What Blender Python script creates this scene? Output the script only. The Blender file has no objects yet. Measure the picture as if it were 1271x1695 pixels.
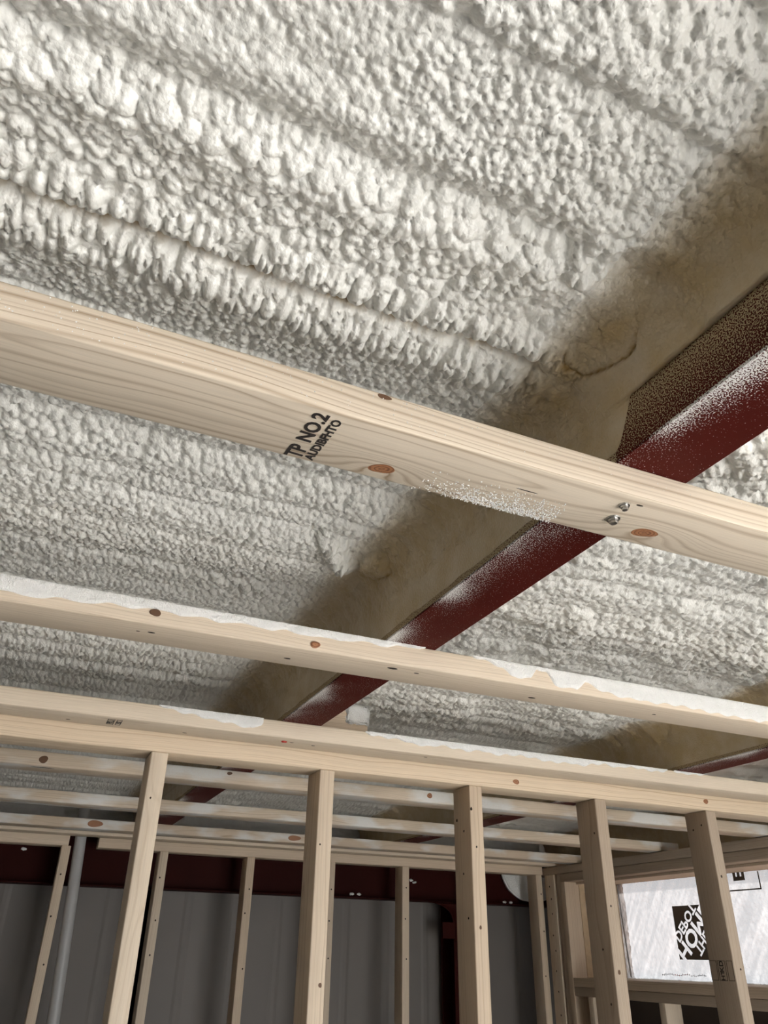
import bpy, bmesh, math, random
import numpy as np
from mathutils import Vector, Matrix

# ------------------------------------------------------------------ camera
CZ = 1.95                       # camera height above the floor; geometry below is written relative to it
YAW, PITCH, ROLL, FPX = math.radians(23.585), math.radians(29.904), math.radians(1.053), 1273.0
scene = bpy.context.scene
fwd = Vector((math.sin(YAW)*math.cos(PITCH), math.cos(YAW)*math.cos(PITCH), math.sin(PITCH)))
rt = Vector((math.cos(YAW), -math.sin(YAW), 0)); up = rt.cross(fwd)
r2 = rt*math.cos(ROLL) + up*math.sin(ROLL); u2 = -rt*math.sin(ROLL) + up*math.cos(ROLL)
cam = bpy.data.objects.new('camera', bpy.data.cameras.new('camera'))
scene.collection.objects.link(cam)
cam.matrix_world = Matrix(((r2.x, u2.x, -fwd.x, 0), (r2.y, u2.y, -fwd.y, 0), (r2.z, u2.z, -fwd.z, CZ), (0, 0, 0, 1)))
cam.data.sensor_fit = 'AUTO'; cam.data.sensor_width = 36.0; cam.data.lens = FPX/1695*36.0
cam.data.clip_start = 0.02
scene.camera = cam
# ------------------------------------------------------------------ sky, sun, exposure
world = bpy.data.worlds.new('overcast_sky'); scene.world = world; world.use_nodes = True
bg = world.node_tree.nodes['Background']; bg.inputs[0].default_value = (0.89, 0.945, 1.0, 1); bg.inputs[1].default_value = 3.0
sun = bpy.data.objects.new('sun', bpy.data.lights.new('sun', 'SUN')); scene.collection.objects.link(sun)
sun.data.energy = 20.0; sun.data.angle = math.radians(3); sun.data.color = (1, 0.985, 0.965)
sun.rotation_euler = (math.radians(46), 0, math.radians(48))
OPEN = (1.2, 2.98, -1.95, 0.15)     # bay door behind the camera: x0, x1, z0, z1
FRONT_Y = -4.0
SIDE = (-3.9, -0.9, -1.95, 0.15)     # unseen opening added in the right wall for light from the right: y0, y1, z0, z1
portal = bpy.data.objects.new('sky_portal', bpy.data.lights.new('sky_portal', 'AREA')); scene.collection.objects.link(portal)
portal.data.shape = 'RECTANGLE'; portal.data.size = OPEN[1]-OPEN[0]; portal.data.size_y = OPEN[3]-OPEN[2]
portal.location = ((OPEN[0]+OPEN[1])/2, FRONT_Y-0.05, CZ+(OPEN[2]+OPEN[3])/2); portal.rotation_euler = (math.radians(90), 0, 0)
portal.data.cycles.is_portal = True
portal2 = bpy.data.objects.new('sky_portal', bpy.data.lights.new('sky_portal', 'AREA')); scene.collection.objects.link(portal2)
portal2.data.shape = 'RECTANGLE'; portal2.data.size = SIDE[1]-SIDE[0]; portal2.data.size_y = SIDE[3]-SIDE[2]
portal2.location = (3.2, (SIDE[0]+SIDE[1])/2, CZ+(SIDE[2]+SIDE[3])/2); portal2.rotation_euler = (math.radians(90), 0, math.radians(90))
portal2.data.cycles.is_portal = True
scene.view_settings.view_transform = 'Standard'; scene.view_settings.look = 'None'
scene.view_settings.gamma = 1; scene.view_settings.use_curve_mapping = False
scene.view_settings.exposure = 0.99
scene.cycles.max_bounces = 7; scene.cycles.diffuse_bounces = 5; scene.cycles.glossy_bounces = 2
scene.cycles.caustics_reflective = False; scene.cycles.caustics_refractive = False

random.seed(7); rng = np.random.default_rng(11)
C = scene.collection

# ------------------------------------------------------------------ material helpers
def newmat(name):
    m = bpy.data.materials.new(name); m.use_nodes = True
    nt = m.node_tree; b = nt.nodes['Principled BSDF']
    return m, nt, b
def N(nt, typ, **kw):
    n = nt.nodes.new(typ)
    for k, v in kw.items():
        if k == 'ins':
            for i, val in v.items(): n.inputs[i].default_value = val
        else: setattr(n, k, v)
    return n
def L(nt, a, b): nt.links.new(a, b)
def math_(nt, op, a, b=None, c=None, clamp=False):
    n = nt.nodes.new('ShaderNodeMath'); n.operation = op; n.use_clamp = clamp
    for i, v in enumerate((a, b, c)):
        if v is None: continue
        if isinstance(v, (int, float)): n.inputs[i].default_value = v
        else: nt.links.new(v, n.inputs[i])
    return n.outputs[0]
def ramp(nt, fac, stops):
    n = nt.nodes.new('ShaderNodeValToRGB'); e = n.color_ramp.elements
    while len(e) < len(stops): e.new(0.5)
    for i, (p, c) in enumerate(stops):
        e[i].position = p; e[i].color = (*c, 1) if len(c) == 3 else c
    nt.links.new(fac, n.inputs[0]); return n.outputs[0]
def mixc(nt, fac, a, b):
    n = nt.nodes.new('ShaderNodeMix'); n.data_type = 'RGBA'
    for s, v in ((n.inputs[0], fac), (n.inputs[6], a), (n.inputs[7], b)):
        if isinstance(v, (int, float)): s.default_value = v
        elif isinstance(v, tuple): s.default_value = (*v, 1)
        else: nt.links.new(v, s)
    return n.outputs[2]
def vmul(nt, vec, xyz):
    n = nt.nodes.new('ShaderNodeVectorMath'); n.operation = 'MULTIPLY'
    nt.links.new(vec, n.inputs[0]); n.inputs[1].default_value = xyz; return n.outputs[0]
def vadd(nt, a, b):
    n = nt.nodes.new('ShaderNodeVectorMath'); n.operation = 'ADD'
    nt.links.new(a, n.inputs[0])
    if isinstance(b, tuple): n.inputs[1].default_value = b
    else: nt.links.new(b, n.inputs[1])
    return n.outputs[0]
def noise(nt, vec, scale, detail=2.0, rough=0.5):
    n = nt.nodes.new('ShaderNodeTexNoise'); n.inputs['Scale'].default_value = scale
    n.inputs['Detail'].default_value = detail; n.inputs['Roughness'].default_value = rough
    nt.links.new(vec, n.inputs['Vector']); return n.outputs['Fac']
def bump(nt, b, h, strength, dist):
    n = nt.nodes.new('ShaderNodeBump'); n.inputs['Strength'].default_value = strength
    n.inputs['Distance'].default_value = dist; nt.links.new(h, n.inputs['Height']); nt.links.new(n.outputs[0], b.inputs['Normal'])

def wood(name, light=(0.72, 0.61, 0.485), dark=(0.50, 0.385, 0.27), knots=(), pith=None, stain=None, freq=210.0):
    """pine: growth rings around a pith line along local X, fibres, a little per-board change"""
    m, nt, b = newmat(name)
    tc = N(nt, 'ShaderNodeTexCoord').outputs['Object']
    rnd = N(nt, 'ShaderNodeObjectInfo').outputs['Random']
    off = N(nt, 'ShaderNodeCombineXYZ')
    L(nt, math_(nt, 'MULTIPLY', rnd, 37.0), off.inputs[0]); L(nt, math_(nt, 'MULTIPLY', rnd, 11.0), off.inputs[1])
    p = vadd(nt, tc, off.outputs[0])
    sep = N(nt, 'ShaderNodeSeparateXYZ'); L(nt, tc, sep.inputs[0])
    wob = noise(nt, vmul(nt, p, (2.2, 9, 9)), 1.0, 2.0)
    if pith is None:
        oy = math_(nt, 'MULTIPLY', math_(nt, 'SUBTRACT', math_(nt, 'FRACT', math_(nt, 'MULTIPLY', rnd, 7.31)), 0.5), 0.12)
        oz = math_(nt, 'ADD', math_(nt, 'MULTIPLY', math_(nt, 'FRACT', math_(nt, 'MULTIPLY', rnd, 3.77)), 0.06), 0.02)
    else: oy, oz = pith
    yy = math_(nt, 'ADD', sep.outputs[1], oy); zz = math_(nt, 'ADD', sep.outputs[2], oz)
    r = math_(nt, 'SQRT', math_(nt, 'ADD', math_(nt, 'MULTIPLY', yy, yy), math_(nt, 'MULTIPLY', zz, zz)))
    r = math_(nt, 'ADD', r, math_(nt, 'MULTIPLY', wob, 0.030))
    for (kx, ky, kz, sx, sr, A) in knots:
        dx = math_(nt, 'DIVIDE', math_(nt, 'SUBTRACT', sep.outputs[0], kx), sx)
        dy = math_(nt, 'DIVIDE', math_(nt, 'SUBTRACT', sep.outputs[1], ky), sr)
        dz = math_(nt, 'DIVIDE', math_(nt, 'SUBTRACT', sep.outputs[2], kz), sr)
        d2 = math_(nt, 'ADD', math_(nt, 'ADD', math_(nt, 'MULTIPLY', dx, dx), math_(nt, 'MULTIPLY', dy, dy)), math_(nt, 'MULTIPLY', dz, dz))
        g = math_(nt, 'POWER', 2.718, math_(nt, 'MULTIPLY', d2, -1.0))
        r = math_(nt, 'ADD', r, math_(nt, 'MULTIPLY', g, A))
    rc = N(nt, 'ShaderNodeCombineXYZ'); L(nt, math_(nt, 'MULTIPLY', r, 85.0), rc.inputs[0]); L(nt, math_(nt, 'MULTIPLY', rnd, 50.0), rc.inputs[1])
    rf_ = math_(nt, 'MULTIPLY', math_(nt, 'ADD', r, math_(nt, 'MULTIPLY', noise(nt, rc.outputs[0], 1.0, 2.0), 0.016)), freq)
    ph = math_(nt, 'FRACT', rf_)
    wn = N(nt, 'ShaderNodeTexWhiteNoise', noise_dimensions='1D'); L(nt, math_(nt, 'FLOOR', rf_), wn.inputs['W'])
    late = ramp(nt, ph, [(0.0, (0.35,)*3), (0.12, (0,)*3), (0.68, (0.06,)*3), (0.92, (1.0,)*3), (1.0, (0.35,)*3)])
    broad = noise(nt, vmul(nt, p, (1.5, 60, 60)), 1.0, 1.0)
    fibre = noise(nt, vmul(nt, p, (14, 900, 900)), 1.0, 2.0)
    lf = math_(nt, 'MULTIPLY', math_(nt, 'MULTIPLY', late, math_(nt, 'ADD', math_(nt, 'MULTIPLY', wn.outputs['Value'], 0.8), 0.3)), math_(nt, 'ADD', math_(nt, 'MULTIPLY', broad, 1.3), 0.05), clamp=True)
    col = mixc(nt, lf, light, dark)
    tone = mixc(nt, math_(nt, 'MULTIPLY', math_(nt, 'FRACT', math_(nt, 'MULTIPLY', rnd, 5.13)), 0.45), (1, 1, 1), (0.86, 0.80, 0.74))
    mul = N(nt, 'ShaderNodeMix', data_type='RGBA', blend_type='MULTIPLY'); mul.inputs[0].default_value = 1
    L(nt, col, mul.inputs[6]); L(nt, tone, mul.inputs[7]); col = mul.outputs[2]
    fm = math_(nt, 'ADD', math_(nt, 'MULTIPLY', fibre, 0.30), 0.85)
    hsv = N(nt, 'ShaderNodeHueSaturation'); L(nt, col, hsv.inputs['Color']); L(nt, fm, hsv.inputs['Value'])
    col = hsv.outputs[0]
    if stain:       # dried white overspray dusted over the board (amount, x0, x1)
        sn = noise(nt, vmul(nt, p, (5, 14, 14)), 1.0, 3.0)
        fine = noise(nt, p, 420.0, 2.0)
        k = math_(nt, 'MULTIPLY', math_(nt, 'SUBTRACT', sn, stain), 7.0, clamp=True)
        k = math_(nt, 'MULTIPLY', k, math_(nt, 'ADD', math_(nt, 'MULTIPLY', fine, 0.6), 0.5), clamp=True)
        col = mixc(nt, k, col, (0.78, 0.79, 0.79))
    L(nt, col, b.inputs['Base Color']); b.inputs['Roughness'].default_value = 0.62
    bump(nt, b, math_(nt, 'ADD', math_(nt, 'MULTIPLY', late, 0.3), fibre), 0.25, 0.0006)
    return m

def foam_mat():
    m, nt, b = newmat('spray_foam')
    geo = N(nt, 'ShaderNodeTexCoord').outputs['Object']
    big = noise(nt, geo, 4.0, 3.0)
    col = mixc(nt, big, (0.785, 0.775, 0.735), (0.84, 0.84, 0.82))
    th = N(nt, 'ShaderNodeAttribute', attribute_name='coat_shade')     # tan web coat, with the corner's brown shade painted into the colour
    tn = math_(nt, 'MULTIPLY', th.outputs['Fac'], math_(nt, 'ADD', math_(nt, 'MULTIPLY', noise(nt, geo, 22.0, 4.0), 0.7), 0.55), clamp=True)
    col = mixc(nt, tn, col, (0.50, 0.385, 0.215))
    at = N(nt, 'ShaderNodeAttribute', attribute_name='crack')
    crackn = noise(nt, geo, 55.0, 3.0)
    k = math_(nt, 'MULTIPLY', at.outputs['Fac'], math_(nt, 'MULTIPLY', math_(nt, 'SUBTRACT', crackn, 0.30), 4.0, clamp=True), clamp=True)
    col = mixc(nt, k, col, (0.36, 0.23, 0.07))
    L(nt, col, b.inputs['Base Color'])
    b.inputs['Roughness'].default_value = 0.31; b.inputs['Specular IOR Level'].default_value = 0.55
    b.inputs['Subsurface Weight'].default_value = 0.0
    v = N(nt, 'ShaderNodeTexVoronoi', feature='F1'); v.inputs['Scale'].default_value = 230.0; L(nt, geo, v.inputs['Vector'])
    n2 = noise(nt, geo, 330.0, 3.0)
    h = math_(nt, 'SUBTRACT', math_(nt, 'MULTIPLY', n2, 0.7), v.outputs['Distance'])
    bump(nt, b, h, 0.35, 0.0022)
    return m

def frost_mat():
    m, nt, b = newmat('white_overspray')
    geo = N(nt, 'ShaderNodeTexCoord').outputs['Object']
    n1 = noise(nt, geo, 40.0, 3.0)
    L(nt, mixc(nt, n1, (0.78, 0.78, 0.76), (0.90, 0.90, 0.90)), b.inputs['Base Color'])
    b.inputs['Roughness'].default_value = 0.5
    n2 = noise(nt, geo, 420.0, 3.0); bump(nt, b, n2, 0.8, 0.003)
    return m

def steel_mat(name, dust=True, g=1.0):
    """red primer; white foam dust lies on it in grains, thickest along the lower left lip and on the web"""
    m, nt, b = newmat(name)
    tc = N(nt, 'ShaderNodeTexCoord').outputs['Object']
    sep = N(nt, 'ShaderNodeSeparateXYZ'); L(nt, tc, sep.inputs[0])
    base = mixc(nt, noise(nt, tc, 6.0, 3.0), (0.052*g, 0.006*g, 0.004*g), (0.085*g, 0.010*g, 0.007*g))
    rough = 0.6; b.inputs['Specular IOR Level'].default_value = 0.08
    if dust:
        grain = noise(nt, tc, 600.0, 1.0, 0.4)
        patch = noise(nt, vmul(nt, tc, (6, 4.2, 6)), 1.0, 2.0)
        # local x: 0 at the left lip of the flange .. 0.096 at the right edge; z: 0 flange underside upward
        lip = math_(nt, 'POWER', 2.718, math_(nt, 'MULTIPLY', sep.outputs[0], -26.0))
        dens = math_(nt, 'ADD', math_(nt, 'MULTIPLY', lip, math_(nt, 'MULTIPLY', math_(nt, 'SUBTRACT', patch, 0.36), 2.0)), 0.0)
        dens = math_(nt, 'MAXIMUM', dens, 0.0)
        # web face: coated all over, only dusted where the near joist kept the spray off it
        onweb = math_(nt, 'MULTIPLY', math_(nt, 'GREATER_THAN', sep.outputs[2], 0.003), math_(nt, 'LESS_THAN', sep.outputs[0], 0.004))
        near = math_(nt, 'LESS_THAN', sep.outputs[1], 0.535)
        dw = math_(nt, 'SUBTRACT', 0.40, math_(nt, 'MULTIPLY', near, math_(nt, 'SUBTRACT', 0.20, math_(nt, 'MULTIPLY', sep.outputs[2], 2.6))))
        dens = math_(nt, 'ADD', math_(nt, 'MULTIPLY', dens, math_(nt, 'SUBTRACT', 1.0, onweb)), math_(nt, 'MULTIPLY', dw, onweb))
        thr = math_(nt, 'SUBTRACT', 0.735, math_(nt, 'MULTIPLY', dens, 0.85))
        k = math_(nt, 'MULTIPLY', math_(nt, 'SUBTRACT', grain, thr), 15.0, clamp=True)
        col = mixc(nt, k, base, mixc(nt, onweb, (0.78, 0.77, 0.75), (0.47, 0.375, 0.235)))  # web grains tinted to match the shade painted on the foam coat
        L(nt, col, b.inputs['Base Color'])
        L(nt, math_(nt, 'ADD', math_(nt, 'MULTIPLY', k, 0.3), rough), b.inputs['Roughness'])
        bump(nt, b, k, 0.5, 0.001)
    else:
        L(nt, base, b.inputs['Base Color']); b.inputs['Roughness'].default_value = rough
    return m

def plain(name, col, rough=0.5, metal=0.0, var=0.12, scale=12.0, bmp=0.0):
    m, nt, b = newmat(name)
    tc = N(nt, 'ShaderNodeTexCoord').outputs['Object']
    n1 = noise(nt, tc, scale, 4.0)
    c0 = tuple(c*(1-var) for c in col); c1 = tuple(min(1, c*(1+var)) for c in col)
    L(nt, mixc(nt, n1, c0, c1), b.inputs['Base Color'])
    b.inputs['Roughness'].default_value = rough; b.inputs['Metallic'].default_value = metal
    if bmp: bump(nt, b, noise(nt, tc, scale*8, 3.0), 0.5, bmp)
    return m

def knot_mat():
    m, nt, b = newmat('knot')
    tc = N(nt, 'ShaderNodeTexCoord').outputs['Object']
    nz = noise(nt, tc, 260.0, 2.0)
    ln = N(nt, 'ShaderNodeVectorMath', operation='LENGTH'); L(nt, vmul(nt, tc, (0.62, 1, 1)), ln.inputs[0])
    d = math_(nt, 'ADD', ln.outputs['Value'], math_(nt, 'MULTIPLY', nz, 0.003))
    ph = math_(nt, 'FRACT', math_(nt, 'MULTIPLY', d, 330.0))
    L(nt, ramp(nt, ph, [(0.0, (0.17, 0.065, 0.03)), (0.35, (0.42, 0.20, 0.10)), (0.7, (0.36, 0.16, 0.075)), (1.0, (0.17, 0.065, 0.03))]), b.inputs['Base Color'])
    b.inputs['Roughness'].default_value = 0.5
    return m

WOODS = [wood('pine_a'), wood('pine_b', (0.68, 0.565, 0.44), (0.46, 0.345, 0.235)), wood('pine_c', (0.74, 0.635, 0.51), (0.53, 0.41, 0.29))]
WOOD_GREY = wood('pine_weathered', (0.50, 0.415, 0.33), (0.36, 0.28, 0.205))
WOOD_DUST = wood('pine_dusted', (0.66, 0.55, 0.43), (0.46, 0.35, 0.24), stain=0.47)
FOAM = foam_mat(); FROST = frost_mat()
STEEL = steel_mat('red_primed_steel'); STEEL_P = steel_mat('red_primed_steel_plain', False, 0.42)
KNOT = knot_mat()
DARKKNOT = plain('dark_knot', (0.12, 0.06, 0.03), 0.6)
INK = plain('black_ink', (0.028, 0.022, 0.02), 0.7)
METAL = plain('zinc_screw', (0.55, 0.55, 0.54), 0.28, 1.0)
HOLE = plain('nail_hole', (0.03, 0.018, 0.012), 0.8)
REDMARK = plain('red_paint_mark', (0.42, 0.03, 0.02), 0.5)
PVC = plain('white_pvc', (0.42, 0.42, 0.425), 0.35, 0, 0.05)
CONCRETE = plain('concrete', (0.52, 0.505, 0.48), 0.8, 0, 0.18, 2.5, 0.002)
DIRT = plain('clay_ground', (0.55, 0.27, 0.14), 0.9, 0, 0.2, 1.5, 0.01)
PANEL = plain('wall_liner', (0.155, 0.14, 0.128), 0.55, 0, 0.10, 3.0)
GALV = plain('roof_deck', (0.45, 0.45, 0.44), 0.5, 0.3)
DRYWALL = plain('board_wall', (0.26, 0.25, 0.235), 0.8, 0, 0.06)
SHEATH = plain('sheathing', (0.60, 0.46, 0.30), 0.75, 0, 0.2, 30.0, 0.001)

# ------------------------------------------------------------------ geometry helpers
def tag(o, label=None, cat=None, group=None, kind=None):
    if label: o['label'] = label
    if cat: o['category'] = cat
    if group: o['group'] = group
    if kind: o['kind'] = kind
    return o
def link(name, me, mat, parent=None):
    o = bpy.data.objects.new(name, me); C.objects.link(o)
    if mat is not None and len(me.materials) == 0: me.materials.append(mat)
    if parent is not None: o.parent = parent
    return o
def mesh_bm(name, bm, smooth=False):
    me = bpy.data.meshes.new(name); bm.to_mesh(me); bm.free()
    if smooth:
        for p in me.polygons: p.use_smooth = True
    return me
def bm_box(bm, p0, p1, bev=0.0, seg=2):
    c = [(a+b)/2 for a, b in zip(p0, p1)]; s = [b-a for a, b in zip(p0, p1)]
    g = bmesh.ops.create_cube(bm, size=1.0, matrix=Matrix.Translation(c) @ Matrix.Diagonal((*s, 1)))
    if bev > 0:
        es = set(e for v in g['verts'] for e in v.link_edges)
        bmesh.ops.bevel(bm, geom=list(es), offset=bev, segments=seg, affect='EDGES', profile=0.5)
def empty(name, loc=(0, 0, 0)):
    o = bpy.data.objects.new(name, None); C.objects.link(o); o.location = loc; o.empty_display_size = 0.05; return o
def board(name, p0, p1, grain='x', mat=None, bev=0.0028, parent=None):
    """a sawn board between two corners; its local X runs along the grain"""
    c = Vector([(a+b)/2 for a, b in zip(p0, p1)]); s = [b-a for a, b in zip(p0, p1)]
    if grain == 'x': d = (s[0], s[1], s[2]); rot = (0, 0, 0)
    elif grain == 'y': d = (s[1], s[0], s[2]); rot = (0, 0, math.pi/2)
    else: d = (s[2], s[1], s[0]); rot = (0, -math.pi/2, 0)
    bm = bmesh.new(); bm_box(bm, [-x/2 for x in d], [x/2 for x in d], bev)
    o = link(name, mesh_bm(name, bm, True), mat or random.choice(WOODS), parent)
    o.data.set_sharp_from_angle(angle=math.radians(50))
    o.location = c; o.rotation_euler = rot
    return o
bpy_update = bpy.context.view_layer.update
def attach(child, parent):
    """parent keeping the child's place in the world"""
    lm = Matrix.LocRotScale(parent.location, parent.rotation_euler, parent.scale)
    child.parent = parent; child.matrix_parent_inverse = lm.inverted()
AX = {'-y': (Vector((1, 0, 0)), Vector((0, 0, 1)), Vector((0, -1, 0))), '-z': (Vector((1, 0, 0)), Vector((0, -1, 0)), Vector((0, 0, -1))),
      '-x': (Vector((0, -1, 0)), Vector((0, 0, 1)), Vector((-1, 0, 0)))}
def disc(name, parent, pos, face, ra, rb, mat, h=0.0008, n=16, ang=0.0, wob=0.12):
    """a low elliptical plug set into a board face (knot, nail hole)"""
    u, v, w = AX[face]; bm = bmesh.new()
    ph = random.random()*6
    ring = []
    for lv, sc in ((-0.002, 1.0), (h*0.6, 0.97), (h, 0.8)):
        rr = []
        for i in range(n):
            t = 2*math.pi*i/n; k = 1 + wob*math.sin(2*t+ph)*0.5 + wob*math.sin(3*t+2*ph)*0.5
            rr.append(bm.verts.new((ra*sc*k*math.cos(t), rb*sc*k*math.sin(t), lv)))
        ring.append(rr)
    for a, b in zip(ring, ring[1:]):
        for i in range(n): bm.faces.new((a[i], a[(i+1) % n], b[(i+1) % n], b[i]))
    bm.faces.new(ring[-1])
    o = link(name, mesh_bm(name, bm, False), mat)
    m = Matrix((u, v, w)).transposed().to_4x4() @ Matrix.Rotation(ang, 4, 'Z'); m.translation = Vector(pos)
    o.matrix_world = m; o.location = pos
    attach(o, parent); return o
def knot(parent, pos, face, ra=0.008, rb=0.006, mat=None): return disc('knot', parent, pos, face, ra, rb, mat or DARKKNOT)
def hole(parent, pos, face, ra=0.003, rb=0.002): return disc('nail_hole', parent, pos, face, ra, rb, HOLE, 0.0004, 10)
def text_mesh(body, size, offs=0.0, shear=0.0, extr=0.0002):
    cu = bpy.data.curves.new('lettering', 'FONT'); cu.body = body; cu.size = size; cu.offset = offs; cu.shear = shear; cu.extrude = extr
    cu.resolution_u = 3; cu.align_x = 'CENTER'; cu.align_y = 'CENTER'
    t = bpy.data.objects.new('lettering', cu); C.objects.link(t)
    dg = bpy.context.evaluated_depsgraph_get(); me = bpy.data.meshes.new_from_object(t.evaluated_get(dg))
    bpy.data.objects.remove(t); bpy.data.curves.remove(cu); me.materials.clear(); return me
def place(o, pos, ax, ay):
    """set o so its local x, y run along ax, ay at pos (mirroring allowed)"""
    ax, ay = Vector(ax), Vector(ay); az = ax.cross(ay)
    me = o.data
    M = Matrix((ax, ay, az)).transposed()
    for v in me.vertices: v.co = M @ v.co
    o.location = pos

# value noise / cell noise on arrays
def h2(ix, iy, s):
    v = np.sin(ix*127.1 + iy*311.7 + s*74.7)*43758.5453
    return v - np.floor(v)
def vnoise(x, y, s=0):
    ix, iy = np.floor(x), np.floor(y); fx, fy = x-ix, y-iy
    fx = fx*fx*(3-2*fx); fy = fy*fy*(3-2*fy)
    return (h2(ix, iy, s)*(1-fx) + h2(ix+1, iy, s)*fx)*(1-fy) + (h2(ix, iy+1, s)*(1-fx) + h2(ix+1, iy+1, s)*fx)*fy
def fbm(x, y, s=0, o=3):
    r = 0; a = 0.5; t = 0
    for k in range(o): r = r + a*vnoise(x*2**k, y*2**k, s+k); t += a; a *= 0.5
    return r/t
def cells(x, y, cx, cy, s=0, rmin=0.50, rmax=0.95, groove=0.28):
    """popcorn surface: the highest of many round caps, one per jittered cell (0..1)"""
    X, Y = x/cx, y/cy; ix, iy = np.floor(X), np.floor(Y); h = np.zeros_like(X); h_2 = np.zeros_like(X)
    for dx in (-1, 0, 1):
        for dy in (-1, 0, 1):
            jx, jy = ix+dx, iy+dy
            px = jx + h2(jx, jy, s); py = jy + h2(jx, jy, s+1.3)
            R = rmin + (rmax-rmin)*h2(jx, jy, s+2.9)
            d = ((X-px)**2 + (Y-py)**2)/(R*R)
            q = np.sqrt(np.clip(1-d, 0, 1))*(0.35+0.65*R/rmax)
            h_2 = np.maximum(h_2, np.minimum(h, q)); h = np.maximum(h, q)
    return np.clip(h - groove*np.exp(-(h-h_2)/0.09), 0, 1)
def sstep(a, b, x):
    t = np.clip((x-a)/(b-a), 0, 1); return t*t*(3-2*t)

# heights of the building (camera-relative)
JB, JT = 0.427, 0.465           # joists: underside, top
PT = 0.668                      # top of the purlins
ZF = 0.622                      # mean foam level
PURL = [-0.660, 0.508, 1.676, 2.844]; PW = 0.096
BACK_Y = 4.16

# ------------------------------------------------------------------ setting
def sbox(name, p0, p1, mat, parent=None):
    bm = bmesh.new(); bm_box(bm, p0, p1); o = link(name, mesh_bm(name, bm), mat, parent)
    if parent is None: o['kind'] = 'structure'
    return o
FL = -CZ
sbox('floor', (-4.2, FRONT_Y-0.1, FL-0.15), (3.2, BACK_Y+0.25, FL), CONCRETE)
sbox('ground_outside', (-16, -20, FL-0.30), (18, 14, FL-0.16), DIRT)
sbox('ground_apron', (-9, -19, FL-0.16), (12, FRONT_Y-0.1, FL-0.04), CONCRETE)
sbox('ground_drive', (3.2, FRONT_Y-0.1, FL-0.16), (12, 0.2, FL-0.04), CONCRETE)
sbox('ceiling', (-4.2, FRONT_Y-0.1, PT), (3.2, BACK_Y+0.25, PT+0.03), GALV)
sbox('wall_left', (-4.2, FRONT_Y-0.1, FL), (-4.1, BACK_Y+0.2, PT), DRYWALL)
# wall behind the camera with the open bay door
bm = bmesh.new()
bm_box(bm, (-4.1, FRONT_Y-0.1, FL), (OPEN[0], FRONT_Y, PT)); bm_box(bm, (OPEN[1], FRONT_Y-0.1, FL), (3.1, FRONT_Y, PT)); bm_box(bm, (OPEN[0], FRONT_Y-0.1, OPEN[3]), (OPEN[1], FRONT_Y, PT))
tag(link('wall_front', mesh_bm('wall_front', bm), DRYWALL), kind='structure')
# liner wall at the back: ribbed sheets
wb = sbox('wall_back', (-4.1, BACK_Y+0.02, FL), (3.1, BACK_Y+0.15, PT), PANEL)
def liner_sheet(w):
    bm = bmesh.new(); prof = []
    n = 4; x = 0
    for k in range(n):
        x0 = w*k/n; prof += [(x0, 0), (x0+w/n*0.80, 0), (x0+w/n*0.86, -0.002), (x0+w/n*0.94, -0.002)]
    prof.append((w, 0))
    z0, z1 = FL, 0.45
    rows = [[bm.verts.new((px, py+dy, z)) for px, py in prof] for dy, z in ((0, z0), (0, z1), (0.004, z1), (0.004, z0))]
    for r in range(4):
        p_, q_ = rows[r], rows[(r+1) % 4]
        for i in range(len(prof)-1): bm.faces.new((p_[i], p_[i+1], q_[i+1], q_[i]))
    for e in (0, -1): bm.faces.new([rows[r][e] for r in range(4)])
    bmesh.ops.recalc_face_normals(bm, faces=bm.faces[:])
    return mesh_bm('panel', bm)
sheet = liner_sheet(0.905); sheet.materials.append(PANEL)
for k in range(5):
    o = link('panel', sheet, None, wb); o.location = (-1.0 + k*0.815, BACK_Y+0.012, 0)
# outer wall on the right with the window hole
WX = 3.05
WIN = (2.05, 3.69, -0.085, 0.362)
bm = bmesh.new()
bm_box(bm, (WX, FRONT_Y, FL), (WX+0.02, SIDE[0], PT)); bm_box(bm, (WX, SIDE[0], SIDE[3]), (WX+0.02, SIDE[1], PT)); bm_box(bm, (WX, SIDE[1], FL), (WX+0.02, WIN[0], PT)); bm_box(bm, (WX, WIN[1], FL), (WX+0.02, BACK_Y+0.15, PT))
bm_box(bm, (WX, WIN[0], FL), (WX+0.02, WIN[1], WIN[2])); bm_box(bm, (WX, WIN[0], WIN[3]), (WX+0.02, WIN[1], PT))
tag(link('wall_right', mesh_bm('wall_right', bm), plain('dark_sheathing', (0.05, 0.036, 0.028), 0.8)), kind='structure')

# ------------------------------------------------------------------ spray foam bays
def spacing(pts):
    """pts: list of (position, step up to the next position)"""
    out = []
    for (a, st), (b, _) in zip(pts, pts[1:]):
        n = max(1, int(round((b-a)/st))); out += list(a + (b-a)*np.arange(n)/n)
    out.append(pts[-1][0]); return np.array(out)
VAL = [-0.40, -0.27, -0.12, 0.03, 0.175, 0.272, 0.402, 0.566, 0.70]
AMP = [0.016, 0.014, 0.014, 0.016, 0.016, 0.016, 0.013, 0.011]
vv = 0.70; rr = random.Random(5)
while vv < BACK_Y:
    st = rr.uniform(0.055, 0.125); vv += st; VAL.append(vv); AMP.append(rr.uniform(0.009, 0.018))
vv = VAL[0]
while vv > FRONT_Y:
    st = rr.uniform(0.10, 0.16); vv -= st; VAL.insert(0, vv); AMP.insert(0, rr.uniform(0.01, 0.018))
VAL = np.array(VAL); AMP = np.array(AMP)
def lobes(y, seed):
    i = np.clip(np.searchsorted(VAL, y)-1, 0, len(AMP)-1)
    t = np.clip((y-VAL[i])/(VAL[i+1]-VAL[i]), 0, 1)
    return AMP[i]*np.power(np.sin(np.pi*np.power(t, 0.85)), 0.8)
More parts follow.
